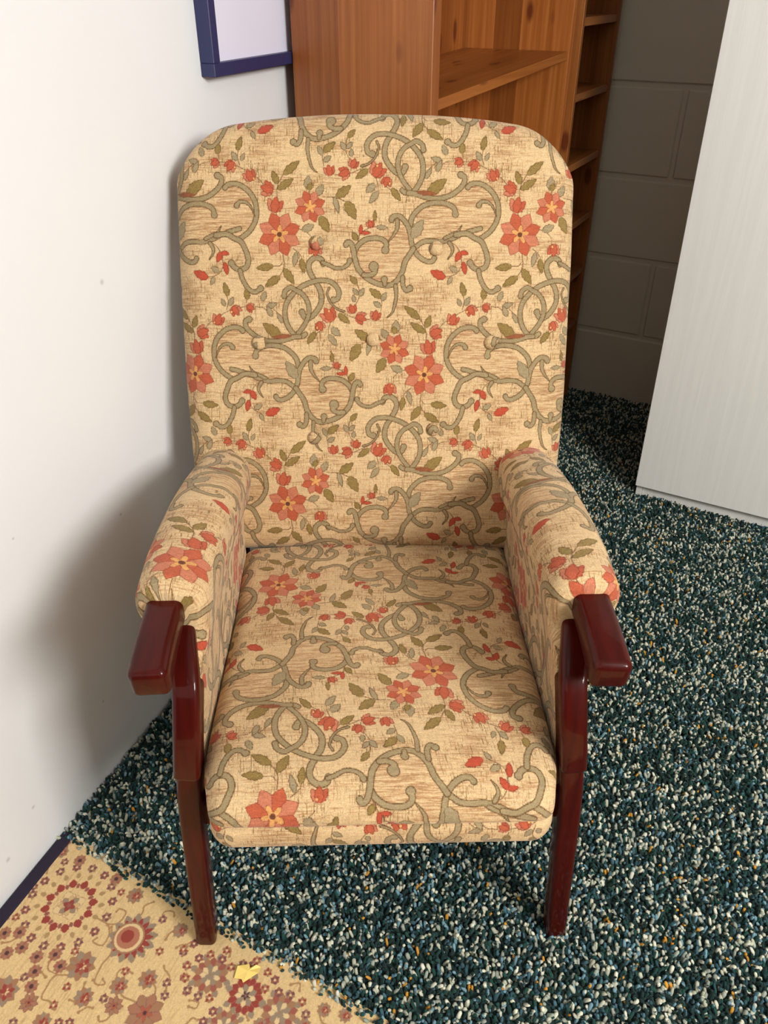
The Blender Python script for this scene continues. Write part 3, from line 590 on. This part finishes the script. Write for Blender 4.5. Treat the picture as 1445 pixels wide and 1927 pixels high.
# --- back cushion
def back_cushion():
    ang = math.atan2(.25, .70); n_out = np.array([0, -math.cos(ang), math.sin(ang)])   # outwards, towards the sitter
    ns, nt_ = 150, 170; Wd = .340; T = .10; HB = .743; R = .05
    s = np.linspace(-1, 1, ns); s = np.sign(s)*(1-(1-np.abs(s))**1.25); tt = np.linspace(0, 1, nt_); tt = 1-(1-tt)**1.15
    S_, T_ = np.meshgrid(s, tt)
    def w_at(v): return Wd*(1-.035*np.clip((.30-v)/.30, 0, 1)**1.3-.012*np.clip((v-.5)/.2, 0, 1))
    # top edge: shallow arch with round corners
    def top(x):
        a = np.abs(x)/Wd; arch = HB-.034*a**2.2
        rc = .105; d = np.clip((np.abs(x)-(Wd-rc))/rc, 0, 1); return arch-rc*.93*(1-np.sqrt(np.clip(1-d**2, 0, 1)))
    X0 = S_*Wd; vt = top(X0); v = -.012+T_*(vt+.012); X = S_*w_at(v)
    e = np.minimum(w_at(v)-np.abs(X), np.minimum((vt-v)*.8, (v+.012)*.9)); e = np.clip(e, 0, None)
    dep = T*.55*np.sqrt(np.clip(1-(1-np.clip(e/R, 0, 1))**2, 0, 1))
    crown = .020*(1-np.abs(X/Wd)**2.2)*np.clip(v/.12, 0, 1)*np.clip((vt-v)/.2, 0, 1)
    wr = .0012*smooth_noise(X*1000, v*1000, 4, ((.03, 1), (.07, .6)))
    # button dimples
    dim = np.zeros_like(X)
    for bx, bv in BUT: dim += .008*np.exp(-(((X-bx)**2+(v-bv)**2)/(2*.016**2)))
    front = dep+crown+wr-dim-T*.55-.004
    back = -T*.55-T*.40*np.sqrt(np.clip(1-(1-np.clip(e/.035, 0, 1))**2, 0, 1))
    def place(h):
        P = np.zeros(X.shape+(3,)); P[..., 0] = X-.015; w = BP0+v[..., None]*BE+h[..., None]*n_out; P[..., 1:] = w[..., 1:]; return P
    F = place(front); Bk = place(back); UVf = np.stack([F[..., 0], (F-BP0) @ BE], -1)
    V = np.concatenate([F.reshape(-1, 3), Bk.reshape(-1, 3)]); n = ns*nt_; Fa = []
    for i in range(nt_-1):
        for j in range(ns-1):
            a, b, c, d = i*ns+j, i*ns+j+1, (i+1)*ns+j+1, (i+1)*ns+j
            Fa.append((a, b, c, d)); Fa.append((n+d, n+c, n+b, n+a))
    ring = [j for j in range(ns)]+[i*ns+ns-1 for i in range(1, nt_)]+[(nt_-1)*ns+j for j in range(ns-2, -1, -1)]+[i*ns for i in range(nt_-2, 0, -1)]
    for k in range(len(ring)):
        a, b = ring[k], ring[(k+1) % len(ring)]; Fa.append((b, a, n+a, n+b))
    Vl = (np.c_[V, np.ones(len(V))] @ CMi.T)[:, :3]
    me = bpy.data.meshes.new('back_cushion'); me.from_pydata(Vl.tolist(), [], Fa); me.update()
    uvl = me.uv_layers.new(name='UVMap'); li = np.empty(len(me.loops), np.int32); me.loops.foreach_get('vertex_index', li)
    h2 = np.concatenate([front.ravel(), back.ravel()]); UV = np.concatenate([UVf.reshape(-1, 2)]*2)
    sx = np.sign(UV[:, 0]+.015); ed = np.abs(UV[:, 0]+.015)/Wd
    UV[:, 0] += sx*np.where(ed > .93, (-.05-h2).clip(0), 0); uvl.data.foreach_set('uv', UV[li].astype(np.float32).ravel())
    o = link('back_cushion', me, M_fab, chair, True)
    # buttons
    for k, (bx, bv) in enumerate(BUT):
        i = np.argmin((X-bx)**2+(v-bv)**2); P = F.reshape(-1, 3)[i]
        u_, h_ = np.meshgrid(np.linspace(0, 2*math.pi, 25), np.linspace(0, 1, 8)); rr = .0118
        rad = rr*np.sin(h_*math.pi*.58)/math.sin(math.pi*.5); zz = .0085*np.cos(h_*math.pi*.58)
        ex = np.array([1, 0, 0]); Q = P+rad[..., None]*(np.cos(u_)[..., None]*ex+np.sin(u_)[..., None]*BE)+(zz+.0035)[..., None]*n_out
        UVb = np.stack([bx-.015+rad*np.cos(u_)+.31*k, bv+rad*np.sin(u_)+.08], -1)
        Ql = (np.c_[Q.reshape(-1, 3), np.ones(Q.size//3)] @ CMi.T)[:, :3].reshape(Q.shape)
        grid_mesh('button', Ql, UVb, M_fab, o, flip=True)
BUT = [(-0.0981, 0.5320),(0.1016, 0.5244),(-0.2000, 0.3732),(-0.0010, 0.3750),(0.1963, 0.3705),(-0.1067, 0.2086),(0.0998, 0.2218)]
back_cushion()

# --- seat cushion: closed profile in (y, z) swept across x with rounded ends (chair frame: y measured from the front legs)
def densify(P, n):
    P = np.array(P, float); C = cr(list(P)+[P[0]], 12)[:-1]; seg = np.hypot(*(np.roll(C, -1, 0)-C).T); cum = np.concatenate([[0], np.cumsum(seg)])
    t = np.linspace(0, cum[-1], n, endpoint=False); CC = np.vstack([C, C[:1]])
    return np.stack([np.interp(t, cum, CC[:, 0]), np.interp(t, cum, CC[:, 1])], 1), t
def seat():
    prof = [(.50, .418), (.40, .428), (.28, .437), (.15, .445), (.05, .449), (-.02, .447), (-.055, .437), (-.073, .424), (-.079, .412), (-.078, .404), (-.0700, .4005), (-.0765, .396), (-.0795, .388), (-.0785, .368), (-.070, .352), (-.055, .345), (0, .343), (.25, .343), (.49, .343), (.505, .36), (.507, .40)]
    L, t = densify(prof, 360); m = len(L)
    c = L.mean(0); nx = 131; s = np.linspace(-1, 1, nx); s = np.sign(s)*(1-(1-np.abs(s))**1.5)
    tan = np.roll(L, -1, 0)-np.roll(L, 1, 0); tan /= np.linalg.norm(tan, axis=1)[:, None]; nrm = np.stack([-tan[:, 1], tan[:, 0]], 1)
    if ((L-c)*nrm).sum() < 0: nrm = -nrm
    nrm = sum(np.roll(nrm, k, 0) for k in range(-14, 15)); nrm /= np.linalg.norm(nrm, axis=1)[:, None]
    V = np.empty((nx, m, 3)); UV = np.empty((nx, m, 2)); k0 = np.argmin(np.hypot(L[:, 0]-.05, L[:, 1]-.449)); arc = t-t[k0]
    tot = t[-1]+t[1]; arc = np.where(arc > tot*.6, arc-tot, arc); arc = arc+.075*(L[:, 1] < .4005)*(L[:, 0] < .1)
    for i, q in enumerate(s):
        Wd = .237; R = .034; e = Wd*(1-abs(q)); d = R*(1-math.sqrt(max(0, 1-(1-min(e/R, 1))**2)))*.95
        hw = Wd+.014*np.clip((.05-L[:, 0])/.12, 0, 1)*0
        fr = np.clip((L[:, 0]-.30)/.2, 0, 1)
        V[i, :, 0] = q*(Wd+.012*fr-.012*np.clip((-.0-L[:, 0])/.08, 0, 1)); crown = .008*(1-q*q)*(nrm[:, 1] > .5)
        seamz = 1.0
        V[i, :, 1] = L[:, 0]-nrm[:, 0]*d; V[i, :, 2] = L[:, 1]-nrm[:, 1]*d+crown
        V[i, :, 2] += .001*smooth_noise(np.full(m, q*240.), L[:, 0]*1000, 8, ((.03, 1), (.06, .5)))*(L[:, 1] > .40)
        UV[i, :, 0] = (-0.0992)-V[i, :, 0]+.03*np.clip((.2-V[i, :, 1])/.25, 0, 1); UV[i, :, 1] = (0.6393)+arc
    grid_mesh('seat_cushion', V, UV, M_fab, chair, closed_u=True, caps=True, flip=False)
seat()

# --- padded arm covers: closed profile in (x, z) lofted along y
ADIR = 1
def arm_cover(sg):
    prof = [(.238, .345), (.240, .40), (.239, .46), (.234, .53), (.226, .585), (.221, .622), (.226, .648), (.245, .664), (.275, .670), (.298, .664), (.312, .650), (.320, .630), (.317, .608), (.306, .596), (.290, .591), (.272, .584), (.262, .56), (.261, .50), (.262, .42), (.262, .345)]
    L, t = densify(prof, 220); m = len(L)
    tan = np.roll(L, -1, 0)-np.roll(L, 1, 0); tan /= np.linalg.norm(tan, axis=1)[:, None]; nrm = np.stack([-tan[:, 1], tan[:, 0]], 1)
    mid = np.array([.25, .5]); 
    if (nrm[np.argmax(L[:, 1])][1]) < 0: nrm = -nrm
    ny = 96; s = np.linspace(0, 1, ny); s = 1-(1-s)**1.0
    s = np.concatenate([np.linspace(0, .06, 24, endpoint=False), np.linspace(.06, .94, 60), np.linspace(.94, 1, 14)[1:]]); ny = len(s)
    V = np.empty((ny, m, 3)); UV = np.empty((ny, m, 2)); k0 = np.argmax(L[:, 1]); arc = t-t[k0]; tot = t[-1]+t[1]; arc = np.where(arc > tot*.55, arc-tot, arc); arc = np.where(arc < -tot*.62, arc+tot, arc)
    for i, q in enumerate(s):
        y0f = np.where(L[:, 1] > .585, .082, .082-.062*np.clip((.585-L[:, 1])/.12, 0, 1)**.8)   # front edge: set back under the pad, forward beside the leg
        y1 = .505+.10*np.clip((L[:, 1]-.43)/.2, 0, 1)
        y = y0f+(y1-y0f)*q
        e0 = q*.46; Rf = .022; d = Rf*(1-math.sqrt(max(0, 1-(1-min(e0/Rf, 1))**2))); e1 = (1-q)*.46; d = max(d, .012*(1-math.sqrt(max(0, 1-(1-min(e1/.012, 1))**2))))
        thin = np.where(L[:, 1] < .57, .45, 1.0)
        taper = 1-.07*np.clip((.18-y)/.12, 0, 1)-.06*np.clip((y-.30)/.2, 0, 1)**1.5
        xx = .238+(L[:, 0]-.238)*np.where(L[:, 0] > .262, taper, 1)
        zz = L[:, 1].copy()
        bul = .004*math.sin(math.pi*min(1, q*1.1))
        V[i, :, 0] = sg*(xx-nrm[:, 0]*d*thin-bul*(L[:, 0] < .245)); V[i, :, 1] = y+0*d; V[i, :, 2] = zz-nrm[:, 1]*d*thin
        V[i, :, 2] += np.where(L[:, 1] > .58, .006*math.sin(math.pi*q)-.085*q**2, 0)
        UV[i, :, 0] = (.0532 if sg < 0 else -.1572)+sg*arc*ADIR*.8; UV[i, :, 1] = (.3245-.138 if sg < 0 else .5513-.063)+y
    grid_mesh('arm_cover', V, UV, M_fab, chair, closed_u=True, caps=True, flip=(sg > 0))
for sg in (-1, 1): arm_cover(sg)

# --- timber frame
def sweep(name, pts, w, h, sg, parent=chair, r=.006, wv=None, mat=M_mah):
    """rounded-rectangle section (w across x, h in the plane) swept along pts [(x, y, z)] with radii"""
    C = cr(pts, 10); n = len(C); nc = 6; prof = []
    for cx, cy, a0 in ((1, 1, 0), (-1, 1, 90), (-1, -1, 180), (1, -1, 270)):
        for k in range(nc+1): a = math.radians(a0+90*k/nc); prof.append((cx, cy, math.cos(a), math.sin(a)))
    V = np.empty((n+8, len(prof), 3)); T = np.gradient(C, axis=0); T /= np.linalg.norm(T, axis=1)[:, None]
    tt = np.linspace(0, 1, n); rows = []
    for i in range(n): rows.append((i, 0, 0))
    capn = 4; seq = [(0, r*(1-math.sin(math.pi/2*k/capn)), r*(1-math.cos(math.pi/2*k/capn))) for k in range(0, 0)]
    seq = [(0, 1-math.cos(math.pi/2*(1-k/capn)), math.sin(math.pi/2*(1-k/capn))) for k in range(capn)]+[(i, 0, 0) for i in range(n)]+[(n-1, 1-math.cos(math.pi/2*k/capn), math.sin(math.pi/2*k/capn)) for k in range(1, capn+1)]
    V = np.empty((len(seq), len(prof), 3))
    for row, (i, sh, push) in enumerate(seq):
        f = wv(i/(n-1)) if wv else (1, 1)
        tg = T[i]; X = np.array([1., 0, 0]); X = X-tg*(X @ tg); X /= np.linalg.norm(X); Nn = np.cross(tg, X)
        end = -1 if row < capn else 1
        c = C[i]+tg*end*(push*r if (row < capn or row >= capn+n) else 0)
        W2, H2 = w*f[0]/2, h*f[1]/2
        for j, (cx, cy, ca, sa) in enumerate(prof):
            px = cx*(W2-r)+ca*r*(1-sh)+0; py = cy*(H2-r)+sa*r*(1-sh)
            V[row, j] = c+X*px+Nn*py
    V[..., 0] *= sg
    o = grid_mesh(name, V, np.zeros(V.shape[:2]+(2,)), mat, parent, closed_u=True, caps=True, flip=(sg < 0))
    import bmesh
    bm = bmesh.new(); bm.from_mesh(o.data); bmesh.ops.recalc_face_normals(bm, faces=bm.faces); bm.to_mesh(o.data); bm.free()
    return o
for sg in (-1, 1):
    # arm: emerges from under the pad, curls down to a square nose
    sweep('wooden_arm', [(.273, .52, .560), (.273, .38, .592), (.273, .22, .616), (.273, .12, .627), (.2725, .05, .6265), (.2712, 0, .6235), (.2700, -.029, .619)], .047, .034, sg, r=.010,
          wv=lambda t: (1, 1+.32*max(0, (t-.45)/.55)))
    # front leg: bracket swept forward from under the arm to a rounded end, over a slightly recessed splayed leg
    sweep('front_leg', [(.247, .034, .540), (.2495, .020, .50), (.257, .010, .42), (.266, .006, .32), (.2845, .006, .004)], .035, .040, sg, r=.009, wv=lambda t: (1-.07*t, 1-.10*t))
    sweep('arm_bracket', [(.268, .150, .598), (.262, .105, .596), (.253, .062, .586), (.2445, .018, .560), (.2460, -.006, .510), (.2510, -.012, .465), (.2555, -.011, .430)], .035, .024, sg, r=.008)
    sweep('rear_leg', [(.262, .62, .60), (.262, .575, .45), (.268, .58, .25), (.275, .63, 0)], .032, .042, sg, r=.008)
    sweep('side_rail', [(.268, .03, .325), (.266, .30, .325), (.264, .57, .325)], .024, .052, sg, r=.005)
    sweep('arm_support_rail', [(.286, .03, .575), (.284, .30, .560), (.282, .58, .515)], .022, .03, sg, r=.004)
def cross(name, y, z, h, w):
    mb = MB(); mb.box(-.255, .255, y-w/2, y+w/2, z-h/2, z+h/2, .004); mb.build(name, M_mah, chair)
cross('front_rail', .02, .312, .05, .024); cross('rear_rail', .565, .325, .05, .024)
mb = MB(); mb.box(-.236, .236, .035, .55, .325, .342, .003)
mb.build('seat_platform', M_bind, chair)

# ------------------------------------------------------------------ yellow scrap lying on the beige carpet
def scrap():
    P = np.array([(440, 1838), (447, 1817), (469, 1813), (470, 1820), (482, 1815), (491, 1818), (486, 1830), (457, 1848), (454, 1841)], float)
    F = 1500.; p = math.radians(33.8); c, s = math.cos(p), math.sin(p); out = []
    for x, y in P:
        u, v = (x-722.5)/F, -(y-963.5)/F; d = np.array([u, c+v*s, -s+v*c]); t = (.0035-1.3)/d[2]; out.append(d[:2]*t)
    P = np.array(out); o0 = P.mean(0); P -= o0; n = len(P); mb = MB()
    zt = [.002+.0035*abs(math.sin(k*1.9)) for k in range(n)]
    mb.v = [(x, y, z+.0006) for (x, y), z in zip(P, zt)]+[(x, y, z-.0002) for (x, y), z in zip(P, zt)]+[(0, 0, .0065), (0, 0, .0055)]
    for k in range(n):
        j = (k+1) % n; mb.f += [(k, j, 2*n), (n+j, n+k, 2*n+1), (k, n+k, n+j, j)]
    m = m_paint('yellow_paper', srgb(244, 212, 118), .5, ((300, .2, .001),), .05)
    o = mb.build('paper_scrap', m); o.location = (o0[0], o0[1], -.003)
    tag(o, 'small crumpled yellow scrap lying on the beige patterned carpet', 'scrap')
scrap()
